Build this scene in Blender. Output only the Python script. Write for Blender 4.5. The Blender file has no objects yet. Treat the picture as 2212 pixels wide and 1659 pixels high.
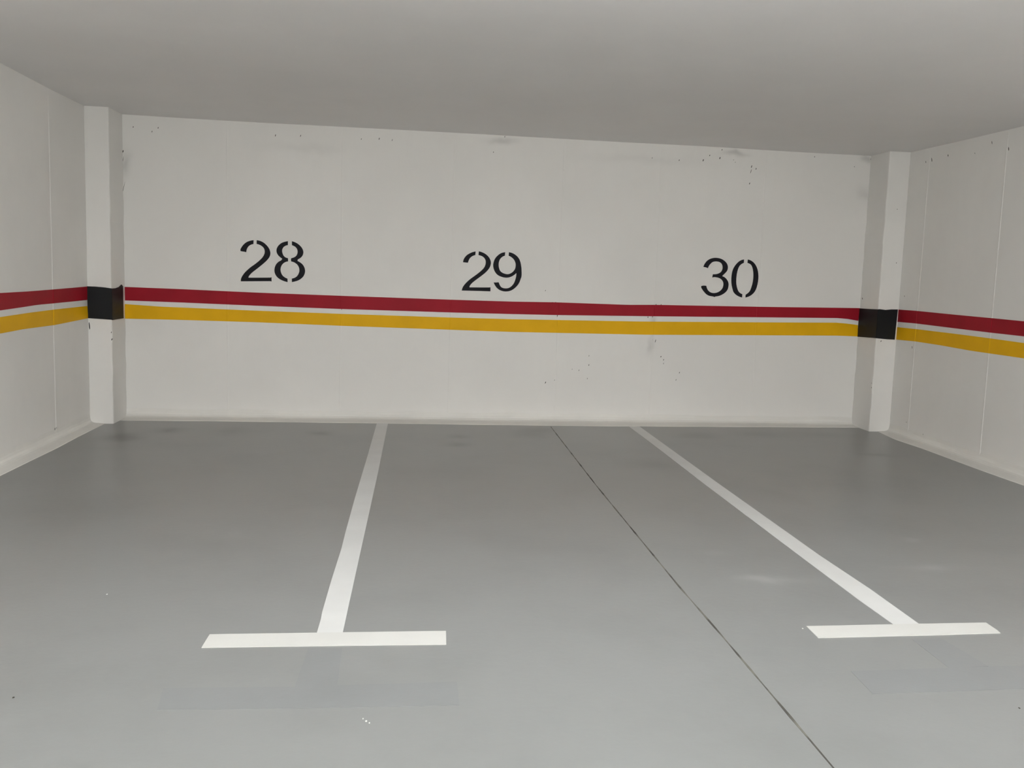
import bpy, bmesh, math, random, json
from mathutils import Vector, Matrix
from mathutils.geometry import tessellate_polygon

random.seed(7)
scene = bpy.context.scene
C = scene.collection

# ------------------------------------------------------------------ survey of the place (metres)
# x runs along the numbered wall, y towards it, z up; floor at z = 0, eye at 1.5 m
DATA = json.loads(r'''{"toe_back":[[-2.73,9.2286,0.0],[-1.7498,9.2726,0.0],[-0.3982,9.2894,0.0],[1.6226,9.321,0.0],[2.8264,9.3924,0.0],[3.8271,9.4578,0.0],[4.5964,9.5005,0.0]],"toe_left":[[-2.8321,6.7687,0.0],[-2.8312,7.2401,0.0],[-2.8264,7.7599,0.0],[-2.8398,8.3349,0.0],[-2.8434,9.0525,0.0]],"toe_right":[[4.6537,6.7814,0.0],[4.6508,7.4416,0.0],[4.6664,8.0036,0.0],[4.675,8.3454,0.0],[4.6582,8.8137,0.0],[4.7207,9.3077,0.0]],"ceil_back":[[-2.7454,9.44,2.847],[-2.2809,9.4545,2.8397],[-1.5164,9.4785,2.8336],[-0.7391,9.5029,2.834],[0.4061,9.5388,2.8315],[1.7345,9.5805,2.8235],[2.9386,9.6183,2.8223],[4.0045,9.6517,2.8105],[4.5715,9.6695,2.8113]],"ceil_left":[[-2.9745,7.316,2.8623],[-2.9745,8.0736,2.8478],[-2.9745,9.0564,2.8445]],"ceil_right":[[4.8405,7.4807,2.8027],[4.8405,8.409,2.7978],[4.8405,9.2269,2.7986]],"pil_left_front":[[-2.7601,9.0364,2.7311],[-2.7617,9.0364,1.1719],[-2.7591,9.0365,0.0665]],"pil_left_wall":[[-2.9673,9.0299,2.5599],[-2.9804,9.0295,1.2492],[-2.9811,9.0295,0.1498]],"pil_left_back":[[-2.7801,9.4389,2.453],[-2.787,9.4387,1.1601],[-2.7823,9.4388,0.0494]],"pil_right_front":[[4.6233,9.268,2.7267],[4.6249,9.2681,1.2534],[4.6229,9.268,0.1538]],"pil_right_wall":[[4.8762,9.276,2.3987],[4.8294,9.2745,1.2448],[4.8216,9.2743,0.0601]],"pil_right_back":[[4.5816,9.6698,2.7462],[4.6122,9.6708,1.2465],[4.6237,9.6711,0.0919]],"digit_28a":[[[-1.5768,1.7306],[-1.5996,1.7262],[-1.6154,1.7215],[-1.6318,1.7149],[-1.6471,1.706],[-1.6611,1.6948],[-1.6734,1.6819],[-1.684,1.6672],[-1.6919,1.6544],[-1.6973,1.6435],[-1.6997,1.6342],[-1.6987,1.6228],[-1.6864,1.6204],[-1.6776,1.6191],[-1.6682,1.6182],[-1.6591,1.6167],[-1.6457,1.6136],[-1.6433,1.6298],[-1.6401,1.6413],[-1.6354,1.6534],[-1.6289,1.6641],[-1.6207,1.6735],[-1.6108,1.6812],[-1.599,1.6873],[-1.5894,1.6912],[-1.5782,1.6938]],[[-1.5472,1.7316],[-1.5218,1.7272],[-1.5051,1.7218],[-1.4887,1.714],[-1.4734,1.7038],[-1.4592,1.6911],[-1.4468,1.6778],[-1.4362,1.6638],[-1.4279,1.6485],[-1.422,1.632],[-1.4193,1.6165],[-1.4197,1.6021],[-1.4226,1.5882],[-1.428,1.5748],[-1.4372,1.5601],[-1.4501,1.5441],[-1.466,1.5274],[-1.4849,1.51],[-1.5061,1.4913],[-1.5296,1.4713],[-1.5532,1.4519],[-1.5767,1.4332],[-1.5938,1.4182],[-1.6044,1.4071],[-1.6126,1.3972],[-1.6185,1.3886],[-1.6224,1.3813],[-1.6252,1.3722],[-1.6118,1.3719],[-1.5986,1.372],[-1.55,1.3735],[-1.5326,1.3741],[-1.4225,1.3783],[-1.412,1.3799],[-1.4067,1.3837],[-1.4077,1.3692],[-1.4077,1.3586],[-1.4066,1.3412],[-1.4155,1.3431],[-1.4272,1.3435],[-1.6967,1.334],[-1.696,1.3502],[-1.693,1.3623],[-1.6876,1.3757],[-1.6796,1.3903],[-1.669,1.4063],[-1.6567,1.4217],[-1.6426,1.4365],[-1.6273,1.4514],[-1.6108,1.4663],[-1.5932,1.4807],[-1.5744,1.4945],[-1.5567,1.5082],[-1.5403,1.522],[-1.525,1.5356],[-1.5108,1.5493],[-1.4991,1.5623],[-1.4897,1.5746],[-1.482,1.5874],[-1.4762,1.6008],[-1.4729,1.6135],[-1.4722,1.6255],[-1.4734,1.6374],[-1.4765,1.6493],[-1.4821,1.6598],[-1.4904,1.6691],[-1.5004,1.6774],[-1.5122,1.6846],[-1.5239,1.6899],[-1.5357,1.6934],[-1.5433,1.6952],[-1.5486,1.6958]]],"digit_28b":[[[-1.2549,1.7324],[-1.279,1.7269],[-1.2953,1.7215],[-1.3119,1.7145],[-1.3266,1.7047],[-1.3395,1.6923],[-1.3495,1.6794],[-1.3566,1.666],[-1.3609,1.6526],[-1.3625,1.6394],[-1.3613,1.6262],[-1.3573,1.6132],[-1.3505,1.6008],[-1.341,1.5891],[-1.3291,1.5781],[-1.3078,1.5626],[-1.3131,1.5516],[-1.3219,1.5441],[-1.3361,1.5364],[-1.3485,1.527],[-1.3591,1.5158],[-1.3676,1.5029],[-1.3739,1.4883],[-1.3783,1.4737],[-1.3806,1.4592],[-1.3809,1.4447],[-1.3792,1.4303],[-1.3748,1.416],[-1.3677,1.4018],[-1.3581,1.3888],[-1.3463,1.3771],[-1.3326,1.3672],[-1.3171,1.3592],[-1.3023,1.3527],[-1.288,1.3476],[-1.2746,1.3437],[-1.2556,1.3399],[-1.2572,1.3728],[-1.2751,1.3802],[-1.287,1.3873],[-1.2989,1.3966],[-1.3084,1.4084],[-1.3156,1.4227],[-1.3204,1.4358],[-1.3228,1.4478],[-1.3234,1.4598],[-1.3223,1.4719],[-1.3187,1.4846],[-1.3129,1.4981],[-1.3052,1.5098],[-1.2958,1.5197],[-1.2857,1.5272],[-1.2751,1.5324],[-1.2654,1.536],[-1.2522,1.5389],[-1.2533,1.5692],[-1.2711,1.574],[-1.2812,1.5791],[-1.2895,1.586],[-1.296,1.5942],[-1.3008,1.6037],[-1.3048,1.6144],[-1.3079,1.6263],[-1.3091,1.637],[-1.3084,1.6466],[-1.3057,1.6563],[-1.301,1.6661],[-1.2946,1.6745],[-1.2863,1.6815],[-1.2781,1.6868],[-1.2698,1.6904],[-1.2629,1.6927],[-1.2548,1.6941]],[[-1.217,1.7337],[-1.195,1.7273],[-1.1793,1.7207],[-1.1626,1.7117],[-1.1471,1.7002],[-1.1328,1.6863],[-1.1218,1.6722],[-1.1141,1.6581],[-1.1095,1.6444],[-1.108,1.6312],[-1.1093,1.6179],[-1.1135,1.6045],[-1.1203,1.5923],[-1.1298,1.5811],[-1.1411,1.5717],[-1.1606,1.5602],[-1.1629,1.5457],[-1.145,1.5372],[-1.1331,1.5298],[-1.1211,1.5205],[-1.1109,1.5094],[-1.1025,1.4964],[-1.0962,1.4827],[-1.0921,1.4683],[-1.0904,1.4539],[-1.0913,1.4393],[-1.095,1.4241],[-1.1016,1.4081],[-1.1108,1.3939],[-1.1227,1.3815],[-1.1357,1.3708],[-1.15,1.3619],[-1.1643,1.355],[-1.1785,1.3502],[-1.1931,1.3462],[-1.2152,1.3412],[-1.2158,1.375],[-1.1969,1.3799],[-1.1847,1.3858],[-1.1728,1.3941],[-1.1627,1.4051],[-1.1545,1.4186],[-1.1486,1.4327],[-1.1451,1.4473],[-1.1446,1.4618],[-1.1471,1.4762],[-1.1519,1.49],[-1.1591,1.503],[-1.1687,1.5142],[-1.1806,1.5234],[-1.1914,1.5301],[-1.2009,1.5341],[-1.2098,1.5368],[-1.2223,1.5389],[-1.2248,1.5515],[-1.2249,1.5593],[-1.2224,1.5702],[-1.2029,1.5763],[-1.191,1.5821],[-1.1804,1.5897],[-1.1721,1.5996],[-1.1662,1.6118],[-1.1631,1.6251],[-1.1627,1.6396],[-1.1652,1.6527],[-1.1704,1.6646],[-1.1779,1.6745],[-1.1874,1.6826],[-1.1983,1.6888],[-1.2169,1.6954]]],"digit_29a":[[[0.5611,1.6961],[0.5381,1.6905],[0.523,1.685],[0.5083,1.6779],[0.4942,1.67],[0.4807,1.6615],[0.4686,1.6506],[0.4577,1.6374],[0.4497,1.6252],[0.4445,1.614],[0.4411,1.6028],[0.4385,1.5861],[0.4572,1.5848],[0.4694,1.584],[0.4874,1.5827],[0.4915,1.5977],[0.4958,1.6089],[0.5017,1.6214],[0.5095,1.6321],[0.5192,1.6411],[0.529,1.6482],[0.5388,1.6534],[0.5474,1.6571],[0.5586,1.66]],[[0.5924,1.6986],[0.6169,1.6928],[0.6339,1.6868],[0.6516,1.6788],[0.6682,1.6682],[0.6835,1.6552],[0.6958,1.6414],[0.705,1.6269],[0.7114,1.6123],[0.7151,1.5976],[0.7156,1.5815],[0.7128,1.5641],[0.7073,1.5478],[0.699,1.5327],[0.6875,1.5169],[0.673,1.5003],[0.6559,1.4837],[0.6363,1.4669],[0.6155,1.4502],[0.5935,1.4334],[0.5726,1.4173],[0.5531,1.4018],[0.5372,1.3877],[0.525,1.375],[0.5166,1.3642],[0.5118,1.3553],[0.5095,1.3485],[0.5097,1.341],[0.6005,1.3428],[0.619,1.3432],[0.7007,1.3456],[0.7118,1.3468],[0.7174,1.3496],[0.7187,1.3328],[0.719,1.3222],[0.7186,1.3073],[0.6979,1.3074],[0.6817,1.3075],[0.5698,1.3077],[0.5514,1.3076],[0.4332,1.3066],[0.4365,1.3234],[0.4406,1.3353],[0.4465,1.3479],[0.4555,1.3617],[0.4676,1.377],[0.4821,1.3929],[0.4992,1.4095],[0.5187,1.4262],[0.5407,1.443],[0.5628,1.4597],[0.5848,1.4765],[0.6043,1.4926],[0.6214,1.508],[0.6354,1.522],[0.6463,1.5347],[0.6545,1.548],[0.6598,1.5618],[0.6632,1.5761],[0.6645,1.591],[0.6634,1.6045],[0.6598,1.6167],[0.6538,1.6277],[0.6456,1.6373],[0.6357,1.6453],[0.6243,1.6519],[0.6114,1.6566],[0.59,1.6611]]],"digit_29b":[[[0.8552,1.6986],[0.829,1.6933],[0.8117,1.6859],[0.7944,1.6747],[0.7785,1.6608],[0.764,1.6443],[0.753,1.626],[0.7456,1.606],[0.7409,1.5873],[0.7389,1.5699],[0.7403,1.5513],[0.7451,1.5317],[0.7522,1.5139],[0.7614,1.4981],[0.7719,1.4848],[0.7835,1.474],[0.7976,1.4651],[0.8141,1.4582],[0.8313,1.4527],[0.849,1.4488],[0.8667,1.4471],[0.8844,1.4476],[0.9019,1.451],[0.9194,1.4573],[0.9349,1.465],[0.9485,1.4741],[0.9598,1.4832],[0.9734,1.4966],[0.9733,1.4761],[0.9717,1.4605],[0.9684,1.443],[0.9633,1.4241],[0.9564,1.404],[0.9469,1.3862],[0.9347,1.3709],[0.9218,1.3587],[0.9082,1.3496],[0.8945,1.3438],[0.8807,1.3414],[0.8662,1.341],[0.851,1.3425],[0.8377,1.3462],[0.8262,1.3521],[0.8171,1.3612],[0.8104,1.3735],[0.8048,1.3848],[0.7979,1.4002],[0.7799,1.3971],[0.7676,1.3962],[0.7487,1.3968],[0.7568,1.3791],[0.7647,1.3659],[0.7752,1.3513],[0.7869,1.3392],[0.7998,1.3296],[0.8151,1.3215],[0.833,1.3151],[0.8514,1.3112],[0.8703,1.31],[0.8892,1.3113],[0.908,1.3151],[0.9262,1.3219],[0.9435,1.3316],[0.9596,1.3436],[0.9743,1.3577],[0.9877,1.3737],[0.9998,1.3915],[1.0087,1.4093],[1.0145,1.4269],[1.0199,1.4433],[1.0249,1.4584],[1.0272,1.4784],[1.0266,1.5033],[1.0249,1.5281],[1.0221,1.5529],[1.0177,1.5776],[1.0119,1.6023],[1.0043,1.6231],[0.9949,1.6402],[0.983,1.6553],[0.9687,1.6684],[0.9526,1.6796],[0.9347,1.6889],[0.9175,1.6952],[0.8929,1.6999],[0.8904,1.6652],[0.9103,1.6566],[0.9241,1.6477],[0.9383,1.6358],[0.9494,1.6219],[0.9575,1.6061],[0.9624,1.592],[0.964,1.5796],[0.9641,1.5659],[0.9626,1.551],[0.9586,1.5372],[0.9522,1.5246],[0.9428,1.5125],[0.9306,1.5009],[0.917,1.4918],[0.9021,1.4851],[0.8871,1.4821],[0.8719,1.4829],[0.8561,1.4862],[0.8395,1.4919],[0.8255,1.4995],[0.8139,1.509],[0.8053,1.5212],[0.7999,1.5359],[0.796,1.5506],[0.7938,1.5654],[0.7934,1.5803],[0.7947,1.5952],[0.7983,1.6102],[0.8041,1.6252],[0.8125,1.6379],[0.8235,1.6481],[0.8352,1.6562],[0.8537,1.665]]],"digit_30a":[[[2.8968,1.6191],[2.9047,1.6415],[2.9129,1.6568],[2.9239,1.6724],[2.9371,1.6856],[2.9525,1.6962],[2.9693,1.7044],[2.9876,1.7101],[3.0047,1.7136],[3.0206,1.7149],[3.0393,1.7143],[3.0607,1.7117],[3.0811,1.7062],[3.1002,1.6979],[3.1176,1.687],[3.1331,1.6735],[3.1443,1.6604],[3.1512,1.6479],[3.1553,1.634],[3.1568,1.6187],[3.1559,1.6046],[3.1526,1.5917],[3.1454,1.5787],[3.1341,1.5655],[3.1228,1.5536],[3.1114,1.543],[3.1051,1.5358],[3.1035,1.53],[3.1239,1.5229],[3.1372,1.5144],[3.15,1.5019],[3.1604,1.4888],[3.1684,1.4749],[3.1733,1.4603],[3.1751,1.445],[3.1745,1.4282],[3.1715,1.4102],[3.1658,1.3939],[3.1572,1.3795],[3.1447,1.3657],[3.128,1.3523],[3.1093,1.3409],[3.0884,1.3313],[3.0686,1.3252],[3.0501,1.3226],[3.0382,1.3197],[3.0304,1.3149],[3.0222,1.3193],[3.0086,1.3217],[2.9871,1.3237],[2.9682,1.3287],[2.9517,1.3367],[2.9364,1.3475],[2.9223,1.3613],[2.9102,1.3744],[2.9002,1.3869],[2.8927,1.3969],[2.8877,1.4045],[2.8856,1.4123],[2.8865,1.4247],[2.9054,1.4283],[2.9184,1.429],[2.9385,1.4277],[2.9435,1.4106],[2.9495,1.3979],[2.9583,1.3841],[2.9696,1.3729],[2.9835,1.3643],[2.9985,1.3587],[3.0147,1.3561],[3.032,1.3566],[3.0505,1.3602],[3.0676,1.3667],[3.0831,1.3761],[3.0965,1.3874],[3.1077,1.4006],[3.1152,1.4156],[3.1187,1.4324],[3.1195,1.4484],[3.1175,1.4638],[3.1118,1.4777],[3.1022,1.4902],[3.0912,1.5002],[3.0787,1.5075],[3.0644,1.5128],[3.0481,1.5161],[3.0334,1.518],[3.02,1.5183],[3.0091,1.5174],[2.9965,1.5139],[3.002,1.5473],[3.0252,1.5481],[3.0408,1.5505],[3.0566,1.5548],[3.0709,1.5616],[3.0837,1.571],[3.093,1.5828],[3.0988,1.597],[3.1013,1.6118],[3.1004,1.6271],[3.0969,1.641],[3.0908,1.6536],[3.0816,1.6638],[3.0691,1.6715],[3.0535,1.6764],[3.0347,1.6783],[3.0168,1.6775],[2.9997,1.6738],[2.9854,1.6668],[2.9741,1.6562],[2.9647,1.6457],[2.9573,1.6353],[2.9515,1.6242],[2.9453,1.6068],[2.9323,1.6122],[2.9201,1.6152]]],"digit_30b":[[[3.3242,1.7085],[3.2996,1.7019],[3.2837,1.6944],[3.2683,1.6836],[3.2525,1.6684],[3.2362,1.6487],[3.2234,1.6285],[3.2139,1.6077],[3.2072,1.5857],[3.2033,1.5625],[3.2011,1.5381],[3.2008,1.5125],[3.2019,1.4868],[3.2045,1.4612],[3.2097,1.4357],[3.2174,1.4102],[3.2237,1.3911],[3.2285,1.3784],[3.238,1.3651],[3.2523,1.3514],[3.2678,1.3402],[3.2845,1.3316],[3.3013,1.325],[3.3268,1.318],[3.3273,1.3531],[3.312,1.3592],[3.3012,1.3656],[3.2899,1.3743],[3.2796,1.3889],[3.2703,1.4092],[3.2629,1.4308],[3.2575,1.4538],[3.2544,1.4781],[3.2536,1.5038],[3.2541,1.5295],[3.2558,1.5552],[3.2592,1.5797],[3.2645,1.6029],[3.2707,1.6223],[3.2778,1.6379],[3.2871,1.6503],[3.2986,1.6597],[3.3093,1.6667],[3.3242,1.6737]],[[3.3649,1.7098],[3.3904,1.703],[3.4073,1.6952],[3.4241,1.6842],[3.4391,1.6706],[3.4523,1.6544],[3.4636,1.6361],[3.4729,1.6159],[3.4802,1.593],[3.4853,1.5674],[3.4883,1.5418],[3.4892,1.5161],[3.4878,1.489],[3.4842,1.4605],[3.4785,1.4333],[3.4707,1.4073],[3.4606,1.3857],[3.4481,1.3685],[3.4329,1.3532],[3.4148,1.3398],[3.3952,1.3296],[3.3634,1.319],[3.3627,1.3474],[3.3813,1.3615],[3.3925,1.3715],[3.4027,1.3821],[3.4111,1.3978],[3.4179,1.4186],[3.424,1.4407],[3.4293,1.4641],[3.4328,1.4886],[3.4347,1.5144],[3.4349,1.5389],[3.4335,1.562],[3.4303,1.585],[3.4253,1.608],[3.4189,1.6276],[3.4112,1.6441],[3.4023,1.656],[3.3925,1.6633],[3.3813,1.669],[3.3628,1.6749]]],"red_back":[[[-2.7878,9.4386,1.2498],[-2.2565,9.4553,1.2433],[-1.5541,9.4773,1.2303],[-0.7393,9.5029,1.222],[0.3462,9.537,1.2136],[0.9388,9.5555,1.2115],[1.3847,9.5695,1.2167],[2.1245,9.5927,1.2111],[2.4241,9.6021,1.2191],[3.6128,9.6394,1.2296],[4.615,9.6709,1.2441]],[[-2.7855,9.4387,1.122],[-2.2576,9.4553,1.1162],[-1.554,9.4774,1.1041],[-0.738,9.5029,1.0934],[0.3493,9.5371,1.0876],[0.9428,9.5557,1.0872],[1.3895,9.5697,1.0889],[2.3329,9.5993,1.1012],[3.6199,9.6397,1.1219],[4.3795,9.6635,1.1338],[4.4929,9.667,1.127],[4.6125,9.6708,1.1105]]],"yellow_back":[[[-2.7839,9.4388,1.0878],[-2.4286,9.4499,1.0709],[-1.554,9.4774,1.0562],[-0.7375,9.503,1.0459],[0.3505,9.5371,1.0371],[0.9444,9.5557,1.0359],[2.2532,9.5968,1.045],[3.6233,9.6398,1.0697],[4.3831,9.6636,1.0854],[4.5121,9.6676,1.0764],[4.6107,9.6707,1.0666]],[[-2.7797,9.4389,0.9481],[-2.259,9.4552,0.9492],[-1.554,9.4774,0.9443],[-0.7362,9.503,0.9292],[0.3535,9.5372,0.9152],[0.9484,9.5559,0.9083],[2.3421,9.5996,0.9123],[3.632,9.64,0.9356],[4.3933,9.6639,0.9496],[4.6175,9.6709,0.9461]]],"red_left":[[[-2.9745,7.2017,1.2392],[-2.9745,7.6948,1.2397],[-2.9745,8.2433,1.2445],[-2.9745,9.0178,1.2537]],[[-2.9745,7.1929,1.1156],[-2.9745,7.5571,1.1229],[-2.9745,7.8679,1.1308],[-2.9745,8.2361,1.1307],[-2.9745,9.0168,1.1329]]],"yellow_left":[[[-2.9745,7.1896,1.0677],[-2.9745,7.6837,1.0754],[-2.9745,8.2328,1.0794],[-2.9745,9.0137,1.0787]],[[-2.9745,7.1813,0.9504],[-2.9745,7.5886,0.9569],[-2.9745,8.2248,0.9521],[-2.9745,9.0318,0.9669]]],"red_right":[[[4.8405,9.2971,1.2512],[4.8405,8.9235,1.253],[4.8405,8.1569,1.2463],[4.8405,7.7005,1.2443],[4.8405,7.2478,1.2409]],[[4.8405,9.2965,1.1269],[4.8405,8.9308,1.1308],[4.8405,8.1755,1.1249],[4.8405,7.682,1.1216],[4.8405,7.23,1.1214]]],"yellow_right":[[[4.8405,9.288,1.0734],[4.8405,8.896,1.0764],[4.8405,8.1308,1.0758],[4.8405,7.6747,1.073],[4.8405,7.222,1.068]],[[4.8405,9.2966,0.9467],[4.8405,8.9035,0.9561],[4.8405,8.4584,0.9546],[4.8405,7.9298,0.9451],[4.8405,7.2039,0.9468]]],"band_left_front":[[[-2.9757,9.0297,1.2563],[-2.9053,9.0319,1.2555],[-2.8294,9.0342,1.251],[-2.7589,9.0365,1.2428]],[[-2.9735,9.0297,0.9682],[-2.8616,9.0332,0.963],[-2.7547,9.0366,0.9582]]],"band_left_side":[[[-2.7671,9.0634,1.242],[-2.7671,9.1548,1.2426],[-2.7671,9.2485,1.2524],[-2.7671,9.3257,1.2739],[-2.7671,9.3671,1.2568]],[[-2.7671,9.0772,0.9558],[-2.7671,9.3711,0.9554]]],"band_right_side":[[[4.6212,9.6767,1.2416],[4.6212,9.4628,1.2436],[4.6212,9.2581,1.2474]],[[4.6212,9.6746,0.9431],[4.6212,9.456,0.9508],[4.6212,9.2599,0.9572]]],"band_right_front":[[[4.6262,9.2681,1.2471],[4.6328,9.2683,1.25],[4.6992,9.2704,1.2436],[4.7568,9.2722,1.2505],[4.8296,9.2745,1.2524]],[[4.6253,9.2681,0.9567],[4.7329,9.2715,0.9481],[4.8209,9.2742,0.9455]]],"div_left":[[-0.3717,9.2977],[-0.2642,9.2941],[-0.266,7.0451],[-0.2716,5.8044],[-0.276,4.9371],[-0.279,4.2409],[-0.2803,3.8499],[-0.386,3.8466],[-0.3849,4.0122],[-0.388,4.094],[-0.3866,4.5258],[-0.3804,5.0567],[-0.3827,5.3881],[-0.383,6.1952],[-0.3755,7.6109]],"bar_left":[[-0.8138,3.8426],[-0.3697,3.8534],[0.1454,3.8641],[0.1423,3.7192],[-0.2724,3.7156],[-0.8161,3.7055]],"div_right":[[2.1399,9.3503],[2.2474,9.3376],[2.2423,8.1313],[2.2358,6.6714],[2.2378,4.9539],[2.2545,4.3947],[2.2526,3.9185],[2.1309,3.909],[2.1228,4.2292],[2.1202,4.9531],[2.1234,6.6668],[2.1346,8.1237]],"bar_right":[[1.7229,3.895],[2.1327,3.9124],[2.575,3.9265],[2.5702,3.8321],[2.5651,3.8034],[2.2108,3.7826],[1.7197,3.7623]],"ghost_stem_left":[[-0.4041,3.6913],[-0.2699,3.6933],[-0.2596,3.3313],[-0.4106,3.3316]],"ghost_bar_left":[[-0.8695,3.3404],[-0.4057,3.3411],[0.1714,3.3669],[0.1727,3.174],[-0.3841,3.1664],[-0.8441,3.1703]],"ghost_stem_right":[[2.1269,3.7422],[2.2645,3.7502],[2.2936,3.4563],[2.1216,3.4447]],"ghost_bar_right":[[1.7069,3.4238],[2.2923,3.4541],[2.6246,3.4645],[2.6118,3.2611],[1.9997,3.2336],[1.6968,3.2225]],"joint":[[1.3333,9.2509],[1.3029,6.633],[1.3015,5.4715],[1.3009,4.4335],[1.3108,3.7926],[1.3143,3.1504],[1.3167,2.7267],[1.3174,2.5204]],"seams_back":[-1.8208,-0.746,0.3273,1.4118,2.3995,3.497],"seams_left":[8.201,8.0132],"seams_right":[8.9071,7.6825],"flecks_back":[[2.835,2.6839,0.0117,0.027],[2.8999,2.7344,0.0099,0.0202],[3.0085,2.7136,0.0117,0.0247],[3.0256,2.7962,0.0081,0.0162],[3.3467,2.6448,0.0081,0.036],[3.3421,2.5956,0.0059,0.054],[3.3352,2.475,0.0081,0.0247],[2.5853,2.6724,0.0072,0.0158],[3.3946,2.624,0.0081,0.0225],[4.621,2.7794,0.009,0.018],[4.4472,2.6922,0.0067,0.0099],[3.1521,2.7015,0.0054,0.009],[3.1722,2.6796,0.0054,0.009],[0.8168,2.8171,0.0072,0.018],[1.4139,2.5219,0.0054,0.0158],[2.5868,2.6732,0.0059,0.0135],[2.3062,2.6817,0.0054,0.0158],[4.0098,2.772,0.0059,0.018],[0.7092,2.6643,0.0063,0.0135],[-2.7635,2.5102,0.009,0.027],[-2.788,2.4677,0.0117,0.027],[-2.5015,2.7019,0.0072,0.0225],[-2.4454,2.7398,0.0081,0.018],[-1.3752,2.7234,0.0081,0.0225],[-1.1415,2.7302,0.0072,0.0247],[-0.5693,2.7283,0.0059,0.018],[-0.399,2.7397,0.0072,0.0247],[-0.2742,2.7331,0.0054,0.0225],[-2.669,2.7363,0.0072,0.0135],[1.3063,0.4014,0.009,0.0247],[1.6473,0.5346,0.0063,0.018],[1.7469,0.5882,0.0072,0.018],[1.7452,0.684,0.0054,0.0158],[1.7373,0.4514,0.0054,0.0158],[2.4981,0.6901,0.009,0.018],[2.5269,0.6581,0.0063,0.0202],[2.5288,0.6203,0.0054,0.0202],[2.6698,0.452,0.0063,0.018],[2.7024,0.5287,0.0063,0.018],[2.432,0.8507,0.0067,0.0405],[2.4007,0.8591,0.009,0.018],[1.2729,1.3309,0.0054,0.0158],[1.5765,0.5438,0.0045,0.0135],[1.3995,0.4284,0.0045,0.0135],[-2.777,2.3853,0.0054,0.171],[-2.779,2.1125,0.0036,0.27]],"drips_red":[[1.4038,1.0846,0.007,0.02],[2.3414,1.0944,0.007,0.018],[2.3889,1.0979,0.007,0.012],[1.347,1.2157,0.007,0.01],[1.38,1.2166,0.007,0.012],[2.419,1.2237,0.007,0.014],[2.4725,1.2228,0.007,0.012],[-0.7379,1.0911,0.007,0.01]],"flecks_left_wall":[[8.1772,0.0899,0.0117,0.027],[8.2113,0.0921,0.0072,0.018]],"flecks_right_wall":[[9.1783,1.3877,0.0072,0.0158],[8.9517,0.8955,0.0067,0.027],[8.9476,0.1509,0.0059,0.0112],[8.6202,0.082,0.0059,0.018],[8.9732,2.6813,0.009,0.0225],[8.5846,2.6976,0.0108,0.027],[8.8654,2.6912,0.0099,0.0405],[8.1491,2.6673,0.0067,0.0135],[7.659,2.6434,0.0108,0.0315],[7.9044,2.7273,0.0081,0.027]],"flecks_pil_left_front":[[-2.9619,0.8979,0.009,0.081],[-2.773,0.8434,0.0067,0.018],[-2.7692,0.78,0.0081,0.0225]],"flecks_pil_right_front":[[4.676,0.9272,0.0108,0.0202],[4.7778,1.717,0.0067,0.0135],[4.7412,2.2476,0.0067,0.0112]],"flecks_pil_right_side":[[9.6312,1.3448,0.0072,0.0202],[9.2845,0.4994,0.0072,0.0225],[9.2819,0.4522,0.0063,0.018]],"floor_spots":[[-2.506,8.374,0.16,0.22,0.5],[-2.389,8.248,0.12,0.15,0.25],[-2.193,8.738,0.13,0.15,0.5],[-0.853,8.682,0.1,0.12,0.45],[-1.644,8.712,0.15,0.2,0.2],[0.393,8.616,0.1,0.12,0.35],[0.369,8.217,0.1,0.1,0.35],[1.074,8.799,0.18,0.25,0.3],[1.196,9.072,0.2,0.2,0.3],[2.698,8.86,0.25,0.2,0.3],[3.363,8.995,0.3,0.2,0.25],[1.874,7.441,0.25,0.2,0.22],[4.077,7.974,0.13,0.1,0.3],[4.025,8.998,0.3,0.2,0.2],[4.851,9.207,0.15,0.2,0.3],[-2.063,5.87,0.3,0.3,0.12]],"floor_scuffs":[[1.751,4.546,0.1,0.06,0.35],[1.886,4.531,0.22,0.06,0.18],[1.659,4.993,0.08,0.06,0.15],[2.782,4.715,0.1,0.05,0.3],[2.941,5.275,0.06,0.05,0.25],[2.769,4.747,0.3,0.05,0.1]],"floor_specks":[[-0.1544,3.0841,0.004],[-0.1428,3.0671,0.006],[-0.1314,3.0535,0.005],[-1.369,4.3352,0.006],[1.6967,3.8713,0.005]],"dark_specks":[[2.1841,3.0907,0.006],[-1.351,3.2802,0.006]],"cam":{"f":2067.7,"R":[0.994809,-0.096791,0.031412],"U":[-0.019853,0.118146,0.992798],"F":[0.099805,0.988268,-0.115611]},"dims":{"D":9.5261,"s":0.03137,"XL":-2.9745,"XR":4.8405,"H":2.8321,"wL":0.2074,"wR":0.2193,"dp":0.4031}}''')
DM = DATA['dims']
YB, SLOPE, XL, XR, H = DM['D'], DM['s'], DM['XL'], DM['XR'], DM['H']
WL, WR, DP = DM['wL'], DM['wR'], DM['dp']
YREAR = -7.0
def yback(x): return YB + SLOPE * x
def srgb(r, g, b):
    f = lambda c: c / 12.92 if c <= .04045 else ((c + .055) / 1.055) ** 2.4
    return (f(r / 255), f(g / 255), f(b / 255), 1)

# ------------------------------------------------------------------ camera
cam_data = bpy.data.cameras.new('camera')
cam = bpy.data.objects.new('camera', cam_data); C.objects.link(cam)
cam_data.sensor_fit = 'HORIZONTAL'; cam_data.sensor_width = 36.0
cam_data.lens = DATA['cam']['f'] / 2212 * 36.0
cam_data.clip_start = 0.05; cam_data.clip_end = 100
R_, U_, F_ = (Vector(DATA['cam'][k]) for k in 'RUF')
m3 = Matrix((R_, U_, -F_)).transposed()
cam.matrix_world = Matrix.Translation((0, 0, 1.5)) @ m3.to_4x4()
scene.camera = cam

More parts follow.
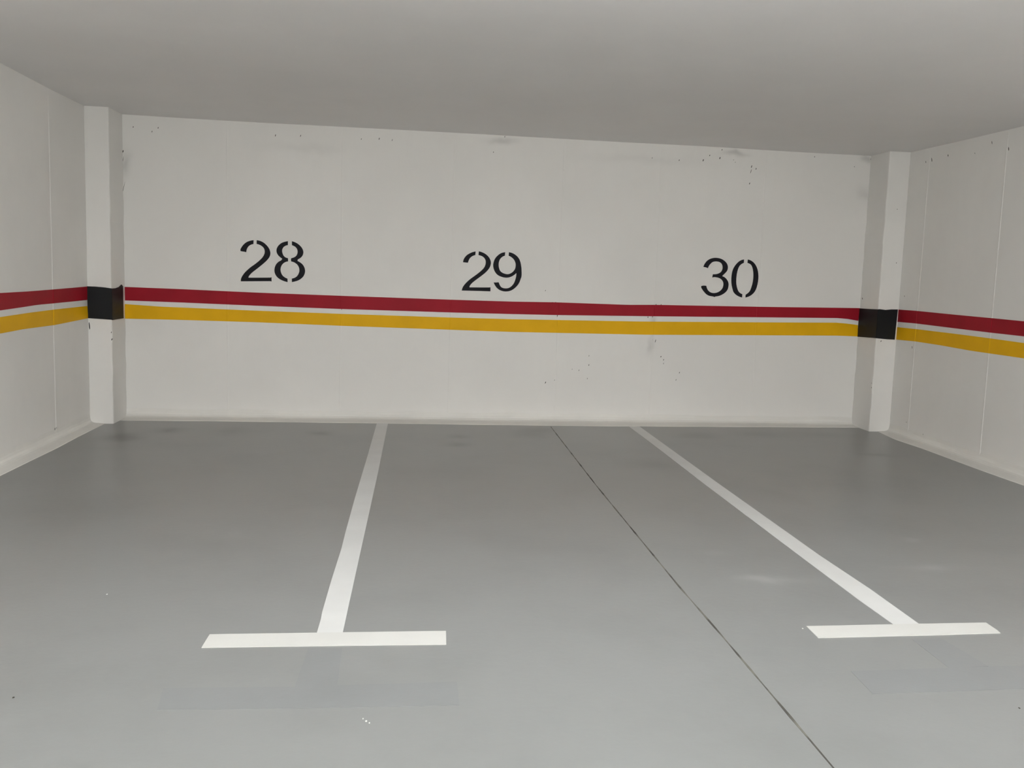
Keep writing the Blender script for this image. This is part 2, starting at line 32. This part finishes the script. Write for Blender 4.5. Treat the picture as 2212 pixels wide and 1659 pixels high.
# ------------------------------------------------------------------ world, lamps, exposure
world = bpy.data.worlds.new('garage_world'); scene.world = world; world.use_nodes = True
world.node_tree.nodes['Background'].inputs[0].default_value = (.6, .62, .65, 1)
world.node_tree.nodes['Background'].inputs[1].default_value = 0.1
def tube_fill_light(x, y, power, col, down=.6, length=1.2, z=H - .13):
    """an unseen ceiling lamp: soft points shine all ways, an added area light sends the rest down"""
    for k in (-1, 0, 1):
        d = bpy.data.lights.new('tube_fill_lamp', 'POINT'); d.shadow_soft_size = .07
        d.energy, d.color = power * (1 - down) / 3, col
        o = bpy.data.objects.new('tube_fill_lamp', d); C.objects.link(o); o.location = (x + k * length / 3, y, z)
    d = bpy.data.lights.new('down_fill_lamp', 'AREA'); d.shape = 'RECTANGLE'
    d.size, d.size_y, d.energy, d.color = length, .16, power * down, col
    o = bpy.data.objects.new('down_fill_lamp', d); C.objects.link(o); o.location = (x, y, z + .07)
LC = (.945, .975, 1)  # inferred centre tube plus added side and rear fill, powers fitted for brightness
tube_fill_light(.8, 3.3, 85, LC, .08)
tube_fill_light(-2, 3.2, 28, LC, .2); tube_fill_light(3.8, 3.2, 30, LC, .2)  # side pair added to lift the side walls
tube_fill_light(.8, 1.0, 17, LC, .33)
tube_fill_light(-2, 1.0, 22, LC, .3); tube_fill_light(3.8, 1.0, 22, LC, .3)
tube_fill_light(.8, -1.0, 53, LC, .58)
tube_fill_light(-2, -1.0, 50, LC, .8); tube_fill_light(3.8, -1.0, 50, LC, .8)
tube_fill_light(.8, -4.0, 165, LC, .84)  # rear row added out of view for soft bounce ambient
tube_fill_light(-2, -4.0, 262, LC, .96); tube_fill_light(3.8, -4.0, 262, LC, .96)
scene.view_settings.view_transform = 'Standard'
scene.view_settings.look = 'None'
scene.view_settings.gamma = 1
scene.view_settings.use_curve_mapping = False
scene.view_settings.exposure = 0.0

# ------------------------------------------------------------------ materials
def new_mat(name):
    m = bpy.data.materials.new(name); m.use_nodes = True
    nt = m.node_tree; b = nt.nodes['Principled BSDF']
    return m, nt, b
def math_n(nt, op, a, b=None, clamp=False):
    n = nt.nodes.new('ShaderNodeMath'); n.operation = op; n.use_clamp = clamp
    for i, v in enumerate((a, b)):
        if v is None: continue
        if isinstance(v, (int, float)): n.inputs[i].default_value = v
        else: nt.links.new(v, n.inputs[i])
    return n.outputs[0]
def mix_n(nt, fac, a, b):
    n = nt.nodes.new('ShaderNodeMix'); n.data_type = 'RGBA'
    if isinstance(fac, (int, float)): n.inputs[0].default_value = fac
    else: nt.links.new(fac, n.inputs[0])
    for i, v in ((6, a), (7, b)):
        if isinstance(v, (tuple, list)): n.inputs[i].default_value = v
        else: nt.links.new(v, n.inputs[i])
    return n.outputs[2]
def position(nt):
    return nt.nodes.new('ShaderNodeNewGeometry').outputs['Position']
def noise(nt, vec, scale, detail=4, rough=.55, stretch=None):
    if stretch:
        mp = nt.nodes.new('ShaderNodeMapping'); mp.inputs['Scale'].default_value = stretch
        nt.links.new(vec, mp.inputs['Vector']); vec = mp.outputs[0]
    n = nt.nodes.new('ShaderNodeTexNoise'); n.inputs['Scale'].default_value = scale
    n.inputs['Detail'].default_value = detail; n.inputs['Roughness'].default_value = rough
    nt.links.new(vec, n.inputs['Vector']); return n.outputs['Fac']
def ramp(nt, v, lo, hi):
    n = nt.nodes.new('ShaderNodeMapRange'); n.inputs[1].default_value = lo; n.inputs[2].default_value = hi
    n.interpolation_type = 'SMOOTHSTEP'
    nt.links.new(v, n.inputs[0]); return n.outputs[0]
def bump(nt, b, h, strength, dist):
    n = nt.nodes.new('ShaderNodeBump'); n.inputs['Strength'].default_value = strength
    n.inputs['Distance'].default_value = dist
    nt.links.new(h, n.inputs['Height']); nt.links.new(n.outputs[0], b.inputs['Normal'])
def blob_mask(nt, pos, blobs, ia, ib):
    """soft irregular stains: blobs = (a, b, ra, rb, strength) in two of the world axes"""
    sep = nt.nodes.new('ShaderNodeSeparateXYZ')
    wob = nt.nodes.new('ShaderNodeTexNoise'); wob.inputs['Scale'].default_value = 6
    nt.links.new(pos, wob.inputs['Vector'])
    w2 = nt.nodes.new('ShaderNodeVectorMath'); w2.operation = 'MULTIPLY_ADD'
    nt.links.new(wob.outputs['Color'], w2.inputs[0]); w2.inputs[1].default_value = (.12, .12, .12)
    nt.links.new(pos, w2.inputs[2]); nt.links.new(w2.outputs[0], sep.inputs[0])
    tot = None
    for a, b, ra, rb, s in blobs:
        da = math_n(nt, 'DIVIDE', math_n(nt, 'SUBTRACT', sep.outputs[ia], a + .06), ra)
        db = math_n(nt, 'DIVIDE', math_n(nt, 'SUBTRACT', sep.outputs[ib], b + .06), rb)
        d = math_n(nt, 'ADD', math_n(nt, 'MULTIPLY', da, da), math_n(nt, 'MULTIPLY', db, db))
        e = math_n(nt, 'MULTIPLY', math_n(nt, 'POWER', 2.718, math_n(nt, 'MULTIPLY', d, -1.2)), s)
        tot = e if tot is None else math_n(nt, 'ADD', tot, e, clamp=True)
    return tot

def painted_plaster(name, col, amount=.05, stains=None, ia=0, ib=2, rough=.62, spec=.25):
    m, nt, b = new_mat(name); pos = position(nt)
    dark = tuple(c * (1 - amount) for c in col[:3]) + (1,)
    big = noise(nt, pos, .9, 4)
    c = mix_n(nt, ramp(nt, big, .35, .65), dark, col)
    rolled = noise(nt, pos, 14, 5, stretch=(1, 1, .22))
    c = mix_n(nt, math_n(nt, 'MULTIPLY', ramp(nt, rolled, .4, .75), .25), c, dark)
    if stains:
        c = mix_n(nt, blob_mask(nt, pos, stains, ia, ib), c, srgb(96, 94, 86))
    nt.links.new(c, b.inputs['Base Color'])
    b.inputs['Roughness'].default_value = rough; b.inputs['Specular IOR Level'].default_value = spec
    fine = noise(nt, pos, 55, 6, .6)
    coarse = noise(nt, pos, 3.2, 3)
    bump(nt, b, math_n(nt, 'ADD', math_n(nt, 'MULTIPLY', fine, .12), coarse), .35, .010)
    return m

WALLC = (.86, .84, .80, 1)
MAT_BACK = painted_plaster('white_painted_wall', WALLC, .04,
    [(2.40, 1.02, .03, .10, .30), (2.39, .80, .03, .10, .18), (4.60, 2.42, .10, .08, .16), (4.60, 2.78, .08, .04, .30),
     (-2.74, 2.40, .05, .10, .25), (.80, 2.78, .14, .04, .22), (3.16, 2.76, .12, .03, .30),
     (-1.1, 2.62, .40, .05, .07), (2.2, 2.66, .6, .05, .06)])
MAT_SIDE = painted_plaster('white_painted_side_wall', WALLC, .05)
MAT_CEIL = painted_plaster('white_painted_ceiling', (.86, .842, .83, 1), .03, rough=.5, spec=.3)
MAT_COVE = painted_plaster('white_painted_cove', (.84, .82, .77, 1), .10, rough=.5)

def floor_paint(name, col, mottled=True):
    m, nt, b = new_mat(name); pos = position(nt)
    dark = tuple(c * .80 for c in col[:3]) + (1,)
    c = mix_n(nt, math_n(nt, 'MULTIPLY', ramp(nt, noise(nt, pos, 1.1, 5, .6), .42, .72), .45), col, dark)
    c = mix_n(nt, math_n(nt, 'MULTIPLY', ramp(nt, noise(nt, pos, 4, 3, .5), .5, .8), .12), c, dark)
    if mottled:
        c = mix_n(nt, blob_mask(nt, pos, [b[:4] + [min(1, b[4] * 1.7)] for b in DATA['floor_spots']], 0, 1), c, (.12, .12, .11, 1))
        c = mix_n(nt, blob_mask(nt, pos, [b[:4] + [b[4] * .5] for b in DATA['floor_scuffs']], 0, 1), c, (.6, .61, .6, 1))
    nt.links.new(c, b.inputs['Base Color'])
    b.inputs['Roughness'].default_value = .32
    b.inputs['Specular IOR Level'].default_value = .45
    bump(nt, b, noise(nt, pos, 30, 4), .12, .004)
    return m
MAT_FLOOR = floor_paint('grey_epoxy_floor', (.255,.26,.251,1))
MAT_GHOST = floor_paint('grey_overpaint', (.240,.247,.244,1), False)

def paint(name, col, rough=.45, vary=.08, spec=.15):
    m, nt, b = new_mat(name); pos = position(nt)
    dark = tuple(c * (1 - vary) for c in col[:3]) + (1,)
    c = mix_n(nt, ramp(nt, noise(nt, pos, 3.5, 5), .35, .7), col, dark)
    nt.links.new(c, b.inputs['Base Color'])
    b.inputs['Roughness'].default_value = rough; b.inputs['Specular IOR Level'].default_value = spec
    bump(nt, b, noise(nt, pos, 60, 4), .15, .003)
    return m
MAT_RED = paint('dark_red_paint', (.35, .0085, .021, 1), .5, .10)
MAT_YEL = paint('amber_yellow_paint', (.86, .47, .004, 1), .5, .07)
MAT_BLK = paint('black_paint', (.008,.0095,.011,1), .55, .15, .25)
MAT_DIGIT = paint('black_stencil_paint', (.008,.008,.012,1), .6, .15, .2)
MAT_LINE = paint('white_line_paint', (.69, .69, .67, 1), .5, .05)
MAT_BAR = paint('bright_white_line_paint', (.64, .635, .60, 1), .5, .03)
MAT_JOINT = None
def joint_mat():
    m, nt, b = new_mat('dark_joint_filler'); pos = position(nt)
    f = ramp(nt, noise(nt, pos, 4.5, 3, stretch=(0.2, 1, 1)), .38, .62)
    nt.links.new(mix_n(nt, f, srgb(66, 64, 58), srgb(120, 118, 108)), b.inputs['Base Color'])
    b.inputs['Roughness'].default_value = .8
    return m
MAT_JOINT = joint_mat()
MAT_FLECK = paint('bare_dark_pit', srgb(78, 75, 68), .9, .3, .1)
MAT_DRIP = paint('dark_red_drip', srgb(70, 20, 26), .6, .2, .2)
MAT_INK = paint('black_drip_paint', srgb(24, 24, 26), .6, .2, .2)
MAT_SPECK = paint('pale_speck', srgb(222, 224, 220), .6, .05, .2)

# ------------------------------------------------------------------ mesh helpers
class MB:
    """collects geometry and links it as ONE mesh object"""
    def __init__(self): self.bm = bmesh.new(); self.mi = 0
    def face(self, pts):
        f = self.bm.faces.new([self.bm.verts.new(p) for p in pts]); f.material_index = self.mi; return f
    def loft(self, rows, closed=False):
        """rows of equally many points -> quads"""
        V = [[self.bm.verts.new(p) for p in r] for r in rows]
        for a, b in zip(V, V[1:]):
            n = len(a)
            for i in range(n if closed else n - 1):
                f = self.bm.faces.new((a[i], a[(i + 1) % n], b[(i + 1) % n], b[i])); f.material_index = self.mi
        return V
    def prism(self, pts, off):
        """solid from a planar outline; off = thickness vector"""
        pts = [Vector(p) for p in pts]; off = Vector(off)
        a = [self.bm.verts.new(p) for p in pts]; b = [self.bm.verts.new(p + off) for p in pts]
        n = len(pts); fs = []
        if n > 4:
            for t in tessellate_polygon([pts]):
                fs.append(self.bm.faces.new([a[i] for i in t])); fs.append(self.bm.faces.new([b[i] for i in reversed(t)]))
        else:
            fs.append(self.bm.faces.new(a)); fs.append(self.bm.faces.new(list(reversed(b))))
        for i in range(n): fs.append(self.bm.faces.new((a[(i + 1) % n], a[i], b[i], b[(i + 1) % n])))
        for f in fs: f.material_index = self.mi
    def box(self, lo, hi):
        x0, y0, z0 = lo; x1, y1, z1 = hi
        self.prism([(x0, y0, z0), (x1, y0, z0), (x1, y1, z0), (x0, y1, z0)], (0, 0, z1 - z0))
    def build(self, name, mats, parent=None, smooth=False):
        bm = self.bm
        bmesh.ops.triangulate(bm, faces=[f for f in bm.faces if len(f.verts) > 4])
        bmesh.ops.recalc_face_normals(bm, faces=bm.faces)
        me = bpy.data.meshes.new(name); bm.to_mesh(me); bm.free()
        if smooth:
            for p in me.polygons: p.use_smooth = True
        for m in (mats if isinstance(mats, (list, tuple)) else [mats]): me.materials.append(m)
        o = bpy.data.objects.new(name, me); C.objects.link(o)
        if parent:
            o.parent = parent; o.matrix_parent_inverse = Matrix.Translation(-Vector(parent.location))
        return o
def tag(o, label, cat, group=None):
    o['label'] = label; o['category'] = cat
    if group: o['group'] = group
    return o
ANG = math.atan(SLOPE)
def align(o):
    """give an object lying along the slightly skew back wall that wall's own axes"""
    R = Matrix.Translation((0, YB, 0)) @ Matrix.Rotation(ANG, 4, 'Z')
    o.data.transform(R.inverted()); o.matrix_world = R; return o
def structure(o): o['kind'] = 'structure'; return o
def empty(name, loc):
    o = bpy.data.objects.new(name, None); C.objects.link(o); o.location = loc
    o.empty_display_size = .1
    return o
def lerp_on(pts, t, k, v):
    """interpolate column v of pts at column k = t, flat beyond the ends"""
    P = sorted(pts, key=lambda p: p[k])
    if t <= P[0][k]: return P[0][v]
    for a, b in zip(P, P[1:]):
        if t <= b[k]: return a[v] + (b[v] - a[v]) * (t - a[k]) / (b[k] - a[k])
    return P[-1][v]

# ------------------------------------------------------------------ the setting
RIDGE_B = DATA['seams_back']; RIDGE_L = [DATA['seams_left'][0], 6.9, 5.8, 4.7, 3.6]; RIDGE_R = [DATA['seams_right'][0], DATA['seams_right'][1], 6.5, 5.4, 4.3]
def ridge(u, seams, h=.0035, w=.010):
    if seams is RIDGE_B: h = .0018
    return max([h * max(0, 1 - abs(u - s) / w) for s in seams] + [0])
def frange(a, b, step):
    n = max(1, int(round(abs(b - a) / step))); return [a + (b - a) * i / n for i in range(n + 1)]
def u_samples(a, b, seams, step=.1):
    us = frange(a, b, step)
    for s in seams:
        for d in (-.010, -.005, 0, .005, .010):
            if min(a, b) < s + d < max(a, b): us.append(s + d)
    return sorted(set(round(u, 5) for u in us))

def fleck(mb, place, a, z, w, h, out=.0012, lean=.25, base=-.001):
    """small dark pit or drip standing proud of the paint: irregular six-sided flake"""
    pts = []
    for i in range(6):
        t = i / 6 * 2 * math.pi + .3
        k = random.uniform(.75, 1.1)
        dz = math.sin(t) * h / 2 * k; da = math.cos(t) * w / 2 * k + dz * lean
        pts.append((a + da, z + dz))
    front = [place(u, v, out) for u, v in pts]; back = [place(u, v, base) for u, v in pts]
    off = Vector(back[0]) - Vector(front[0])
    mb.prism(front, off)

def wall_mesh(name, place, us, z_top, seams, flecks, mats, thick):
    """wall slab: textured front sheet with the raised form joints, closed behind"""
    mb = MB()
    front = []
    for k in (0, .1, .3, .5, .7, .9, 1.0):
        front.append([place(u, k * z_top(u), ridge(u, seams) if k < .97 else 0) for u in us])
    back = [[place(u, z_top(u), -thick) for u in us], [place(u, 0, -thick) for u in us]]
    rows = front + back + [front[0]]
    mb.loft(rows)
    mb.face([r[0] for r in front] + [back[0][0], back[1][0]])
    mb.face([r[-1] for r in front] + [back[0][-1], back[1][-1]])
    bmesh.ops.remove_doubles(mb.bm, verts=mb.bm.verts, dist=1e-5)
    mb.mi = 1
    for f in flecks: fleck(mb, place, *f)
    return mb.build(name, mats)

cb, cl, cr = DATA['ceil_back'], DATA['ceil_left'], DATA['ceil_right']
zb = lambda x: lerp_on(cb, x, 0, 2)
zl = lambda y: lerp_on(cl, y, 1, 2) if y > 7.3 else 2.862
zr = lambda y: lerp_on(cr, y, 1, 2) if y > 7.5 else 2.803
P_BACK = lambda u, z, o: (u + SLOPE * o, yback(u) - o, z)
P_LEFT = lambda u, z, o: (XL + o, u, z)
P_RIGHT = lambda u, z, o: (XR - o, u, z)
structure(align(wall_mesh('wall_back', P_BACK, u_samples(XL - .12, XR + .12, RIDGE_B), lambda u: zb(u) + .03, RIDGE_B,
                    DATA['flecks_back'], [MAT_BACK, MAT_FLECK], .2)))
structure(wall_mesh('wall_left', P_LEFT, u_samples(YREAR, yback(XL) + .02, RIDGE_L, .3), lambda u: zl(u) + .03, RIDGE_L,
                    DATA['flecks_left_wall'], [MAT_SIDE, MAT_FLECK], .2))
structure(wall_mesh('wall_right', P_RIGHT, u_samples(YREAR, yback(XR) + .02, RIDGE_R, .3), lambda u: zr(u) + .03, RIDGE_R,
                    DATA['flecks_right_wall'], [MAT_SIDE, MAT_FLECK], .2))
mb = MB(); mb.box((XL - .2, YREAR - .2, 0), (XR + .2, YREAR, 2.88)); structure(mb.build('wall_rear', MAT_SIDE))
# floor slab
mb = MB(); mb.box((XL - .2, YREAR - .2, -.2), (XR + .2, yback(XR) + .25, 0)); structure(mb.build('floor', MAT_FLOOR))
# ceiling slab: its underside follows the slightly uneven top line of the walls
mb = MB()
xs = frange(XL - .2, XR + .2, .25)
rows = []
for v in (0, .3, .5, .6, .7, .8, .86, .92, .96, 1.0):
    row = []
    for x in xs:
        y = YREAR - .2 + (yback(x) + .2 - YREAR + .2) * v
        t = min(1, max(0, (x - XL) / (XR - XL)))
        side = zl(y) * (1 - t) + zr(y) * t
        k = min(1, max(0, (y - yback(x) + 2.2) / 2.2))
        row.append((x, y, side * (1 - k) + zb(x) * k + .0))
    rows.append(row)
top = [[(p[0], p[1], 3.1) for p in r] for r in (rows[-1], rows[0])]
mb.loft(rows + top + [rows[0]])
mb.face([r[0] for r in rows] + [top[0][0], top[1][0]]); mb.face([r[-1] for r in rows] + [top[0][-1], top[1][-1]])
bmesh.ops.remove_doubles(mb.bm, verts=mb.bm.verts, dist=1e-5)
structure(mb.build('ceiling', MAT_CEIL))

# coved mortar skirting where the walls meet the floor
def cove(name, line, n_steps=60, h=.085):
    """line(t) -> (foot on wall, toe on floor)"""
    prof = [(0, 1), (.02, .66), (.06, .41), (.13, .24), (.24, .14), (.42, .09), (.7, .065), (.97, .045), (1, 0)]
    mb = MB(); rows = []
    for i in range(n_steps + 1):
        w, t = line(i / n_steps)
        hh = h * (1 + .05 * math.sin(i * .9) + random.uniform(-.03, .03))
        rows.append([(w[0] + (t[0] - w[0]) * a, w[1] + (t[1] - w[1]) * a, hh * b) for a, b in prof]
                    + [(w[0], w[1], 0)])
    mb.loft(rows, closed=True)
    mb.face(rows[0]); mb.face(rows[-1])
    bmesh.ops.remove_doubles(mb.bm, verts=mb.bm.verts, dist=1e-5)
    return structure(mb.build(name, MAT_COVE, smooth=False))
tbk = DATA['toe_back']; tl = DATA['toe_left']; tr = DATA['toe_right']
x0, x1 = XL + WL, XR - WR
def back_line(t):
    x = x0 + (x1 - x0) * t; return (x, yback(x) - .001), (x, lerp_on(tbk, x, 0, 1) + .004 * math.sin(x * 9))
def left_line(t):
    ye = yback(XL) - DP; y = YREAR + (ye - YREAR) * (1 - (1 - t) ** 2.2)
    return (XL + .001, y), (lerp_on(tl, y, 1, 0), y)
def right_line(t):
    ye = yback(XR) - DP; y = YREAR + (ye - YREAR) * (1 - (1 - t) ** 2.2)
    return (XR - .001, y), (lerp_on(tr, y, 1, 0), y)
cove('baseboard_back', back_line); cove('baseboard_left', left_line, 90); cove('baseboard_right', right_line, 90)

# ------------------------------------------------------------------ corner pillars with their black bands
def ribbon(mb, top, bot, place, out, seams=(), ku=0, step=.06, thick=.003):
    """painted strip between two edge polylines given in (u, z)"""
    a = max(min(p[0] for p in top), min(p[0] for p in bot)); b = min(max(p[0] for p in top), max(p[0] for p in bot))
    us = u_samples(a, b, seams, step)
    T = [[u, lerp_on(top, u, 0, 1)] for u in us]; B = [[u, lerp_on(bot, u, 0, 1)] for u in us]
    # slanted ends follow the measured end points
    T[0] = [min(top)[0], min(top)[1]]; B[0] = [min(bot)[0], min(bot)[1]]
    T[-1] = [max(top)[0], max(top)[1]]; B[-1] = [max(bot)[0], max(bot)[1]]
    o = lambda u: out + ridge(u, seams)
    rows = [[place(u, z, o(u)) for u, z in T], [place(u, z, o(u)) for u, z in B],
            [place(u, z, o(u) - thick) for u, z in B], [place(u, z, o(u) - thick) for u, z in T]]
    mb.loft(rows + [rows[0]])
    mb.face([r[0] for r in rows]); mb.face([r[-1] for r in rows])
    bmesh.ops.remove_doubles(mb.bm, verts=mb.bm.verts, dist=1e-5)

def pillar(side, label, band_label, drip):
    L = side == 'left'
    xw = XL if L else XR; xf = XL + WL if L else XR - WR
    yf = lambda x: YB - DP + SLOPE * x
    root = empty('corner_pillar', (round((xw + xf) / 2, 3), round(yf(xf) + DP / 2, 3), 0))
    tag(root, label, 'pillar')
    mb = MB()
    # the shaft, with a slightly rounded, hand-plastered outer edge
    zt = 2.82 if not L else 2.86
    s = 1 if L else -1
    rows = []
    for i in range(29):
        z = zt * i / 28
        w = .002 * math.sin(i * 1.7) + .0015 * math.sin(i * 4.1)
        xe = xf + s * w
        rows.append([(xw + s * .001, yf(xw), z), (xe - s * .012, yf(xe), z), (xe - s * .004, yf(xe) + .003, z),
                     (xe, yf(xe) + .012, z), (xe, yback(xe) - .001, z), (xw + s * .001, yback(xw) - .001, z)])
    mb.loft(rows, closed=True); mb.face(rows[0]); mb.face(rows[-1])
    bmesh.ops.remove_doubles(mb.bm, verts=mb.bm.verts, dist=1e-5)
    mb.mi = 1
    pf = lambda u, z, o: (u, yf(u) - o, z)
    ps = lambda u, z, o: (xf + s * o, u, z)
    key = 'flecks_pil_left_front' if L else 'flecks_pil_right_front'
    for i, f in enumerate(DATA[key]):
        if L and i == 0: mb.mi = 2; fleck(mb, pf, *f, lean=-.06); mb.mi = 1
        else: fleck(mb, pf, *f)
    if not L:
        for f in DATA['flecks_pil_right_side']: fleck(mb, ps, *f, out=.003)
    mb.build('shaft', [MAT_SIDE, MAT_FLECK, MAT_INK], root)
    bmb = MB()
    def meet(P, k, end, to):                      # carry both faces of the band round the outer edge
        P = [list(p) for p in P]; q = (max if end else min)(P, key=lambda p: p[k]); q[k] = to; return P
    t, b = DATA['band_%s_front' % side]
    t, b = (meet(P, 0, L, xf + s * .0065) for P in (t, b))
    ribbon(bmb, [(p[0], p[2]) for p in t], [(p[0], p[2]) for p in b], pf, .0045, step=.02, thick=.0040)
    t, b = DATA['band_%s_side' % side]
    t, b = (meet(P, 1, False, yf(xf) - .0045) for P in (t, b))
    ribbon(bmb, [(p[1], p[2]) for p in t], [(p[1], p[2]) for p in b], ps, .0065, step=.02, thick=.0055)
    band = bmb.build('painted_band', MAT_BLK, root); band['label'] = band_label
    return root
pillar('left', 'white plastered corner pillar at left end of the numbered wall, black band round it', 'black painted band', True)
pillar('right', 'white plastered corner pillar at right end of the numbered wall, black band round it', 'black painted band', False)

# ------------------------------------------------------------------ painted guide stripes
def stripe(key, name, mat, place, ax, seams, label, group, extend=False):
    t, b = DATA[key]
    T = [(p[ax], p[2]) for p in t]; B = [(p[ax], p[2]) for p in b]
    if extend:                                    # the stripe runs on along the side wall past the camera
        for Q in (T, B):
            q = min(Q); Q.append((5.0, q[1])); Q.append((YREAR + .5, q[1]))
    mb = MB(); ribbon(mb, T, B, place, .003, seams, step=.06 if not extend else .12, thick=.0025)
    if key == 'red_back':
        mb.mi = 1
        for a, z, w, h in DATA['drips_red']: fleck(mb, place, a, z - .002, w, h, out=.0045, base=.0006)
    o = mb.build(name, [mat, MAT_DRIP], None)
    if place is P_BACK: align(o)
    return tag(o, label, 'stripe', group)
G_R, G_Y = 'red wall stripes', 'yellow wall stripes'
stripe('red_back', 'red_stripe', MAT_RED, P_BACK, 0, RIDGE_B, 'long dark red stripe painted on the numbered back wall above the yellow one', G_R)
stripe('yellow_back', 'yellow_stripe', MAT_YEL, P_BACK, 0, RIDGE_B, 'long amber yellow stripe painted on the numbered back wall under the red one', G_Y)
stripe('red_left', 'red_stripe', MAT_RED, P_LEFT, 1, RIDGE_L, 'dark red stripe painted on the left side wall', G_R, True)
stripe('yellow_left', 'yellow_stripe', MAT_YEL, P_LEFT, 1, RIDGE_L, 'amber yellow stripe painted on the left side wall', G_Y, True)
stripe('red_right', 'red_stripe', MAT_RED, P_RIGHT, 1, RIDGE_R, 'dark red stripe painted on the right side wall', G_R, True)
stripe('yellow_right', 'yellow_stripe', MAT_YEL, P_RIGHT, 1, RIDGE_R, 'amber yellow stripe painted on the right side wall', G_Y, True)

# ------------------------------------------------------------------ stencilled bay numbers
def number(key, label):
    pts = [p for d in 'ab' for o in DATA['digit_' + key + d] for p in o]
    cx = sum(p[0] for p in pts) / len(pts); z0 = min(p[1] for p in pts)
    root = empty('bay_number', (round(cx, 3), round(yback(cx), 3), round(z0, 3)))
    tag(root, label, 'number', 'stencilled bay numbers')
    for d in 'ab':
        mb = MB()
        for o in DATA['digit_' + key + d]:
            front = [P_BACK(u, z, .0025) for u, z in o]
            mb.prism(front, Vector(P_BACK(0, 0, 0)) - Vector(P_BACK(0, 0, .0022)))
        mb.build('digit', MAT_DIGIT, root)
number('28', 'black stencilled digits two and eight, leftmost bay number on the back wall')
number('29', 'black stencilled digits two and nine, middle bay number on the back wall')
number('30', 'black stencilled digits three and zero, rightmost bay number on the back wall')

# ------------------------------------------------------------------ floor markings
def slab(name, keys, mat, z0, z1, parent):
    mb = MB()
    for pts in keys: mb.prism([(x, y, z0) for x, y in pts], (0, 0, z1 - z0))
    return mb.build(name, mat, parent)
def marking(side, x, y, label):
    root = empty('bay_line', (x, y, 0)); tag(root, label, 'line', 'white bay lines')
    slab('divider_line', [DATA['div_' + side]], MAT_LINE, .0, .0022, root)
    slab('end_bar', [DATA['bar_' + side]], MAT_BAR, .0, .0026, root)
    return root
marking('left', -.33, 6.5, 'steep white T-shaped bay line on the grey floor left of the dark joint line')
marking('right', 2.18, 6.5, 'slanting white T-shaped bay line on the grey floor right of the dark joint line')
def ghost(side, x, y, label):
    root = empty('painted_over_line', (x, y, 0)); tag(root, label, 'line', 'painted-over bay lines')
    slab('divider_line', [DATA['ghost_stem_' + side]], MAT_GHOST, .0, .0008, root)
    slab('end_bar', [DATA['ghost_bar_' + side]], MAT_GHOST, .0, .0010, root)
ghost('left', -.33, 3.4, 'faint grey painted-over T end on the floor in front of the left white T line')
ghost('right', 2.18, 3.4, 'faint grey painted-over T end on the floor in front of the right white T line')

J = [tuple(p) for p in DATA['joint']] + [(1.32, -4.0)]
mb = MB(); Lp, Rp = [], []
ys = frange(J[0][1], -4.0, .05)
for y in ys:
    x = lerp_on(J, y, 1, 0); w = .0038 + .0010 * math.sin(y * 13) + random.uniform(-.0008, .0008)
    Lp.append((x - w, y)); Rp.append((x + w, y))
rows = [[(x, y, .0009) for x, y in Lp], [(x, y, .0009) for x, y in Rp], [(x, y, 0) for x, y in Rp], [(x, y, 0) for x, y in Lp]]
mb.loft(rows + [rows[0]]); mb.face([r[0] for r in rows]); mb.face([r[-1] for r in rows])
bmesh.ops.remove_doubles(mb.bm, verts=mb.bm.verts, dist=1e-5)
tag(mb.build('floor_joint', MAT_JOINT), 'thin dark joint line running through the grey floor between the two white T lines', 'joint')

# tiny crumbs lying on the floor
mb = MB()
def crumb(x, y, w):
    pts = [(x + math.cos(t) * w * random.uniform(.4, .7), y + math.sin(t) * w * random.uniform(.7, 1.1), 0) for t in [i * math.pi / 3 for i in range(6)]]
    mb = MB(); mb.prism(pts, (0, 0, .0016)); return mb
sp = DATA['floor_specks']
CR = ['pale crumb on the floor in front of the left T line, leftmost of three', 'pale crumb on the floor in front of the left T line, middle of three',
      'pale crumb on the floor in front of the left T line, rightmost of three', 'pale crumb lying alone on the floor far left of the left white T line',
      'pale crumb on the floor at the left tip of the right T line']
for (x, y, w), lab in zip(sp, CR):
    tag(crumb(x, y, w).build('paint_crumb', MAT_SPECK), lab, 'crumb', 'pale crumbs on the floor')
for (x, y, w), lab in zip(DATA['dark_specks'], ['dark crumb on the floor near the lower right corner of the photo', 'dark crumb on the floor near the lower left corner of the photo']):
    tag(crumb(x, y, w).build('dirt_crumb', MAT_FLECK), lab, 'crumb', 'dark crumbs on the floor')
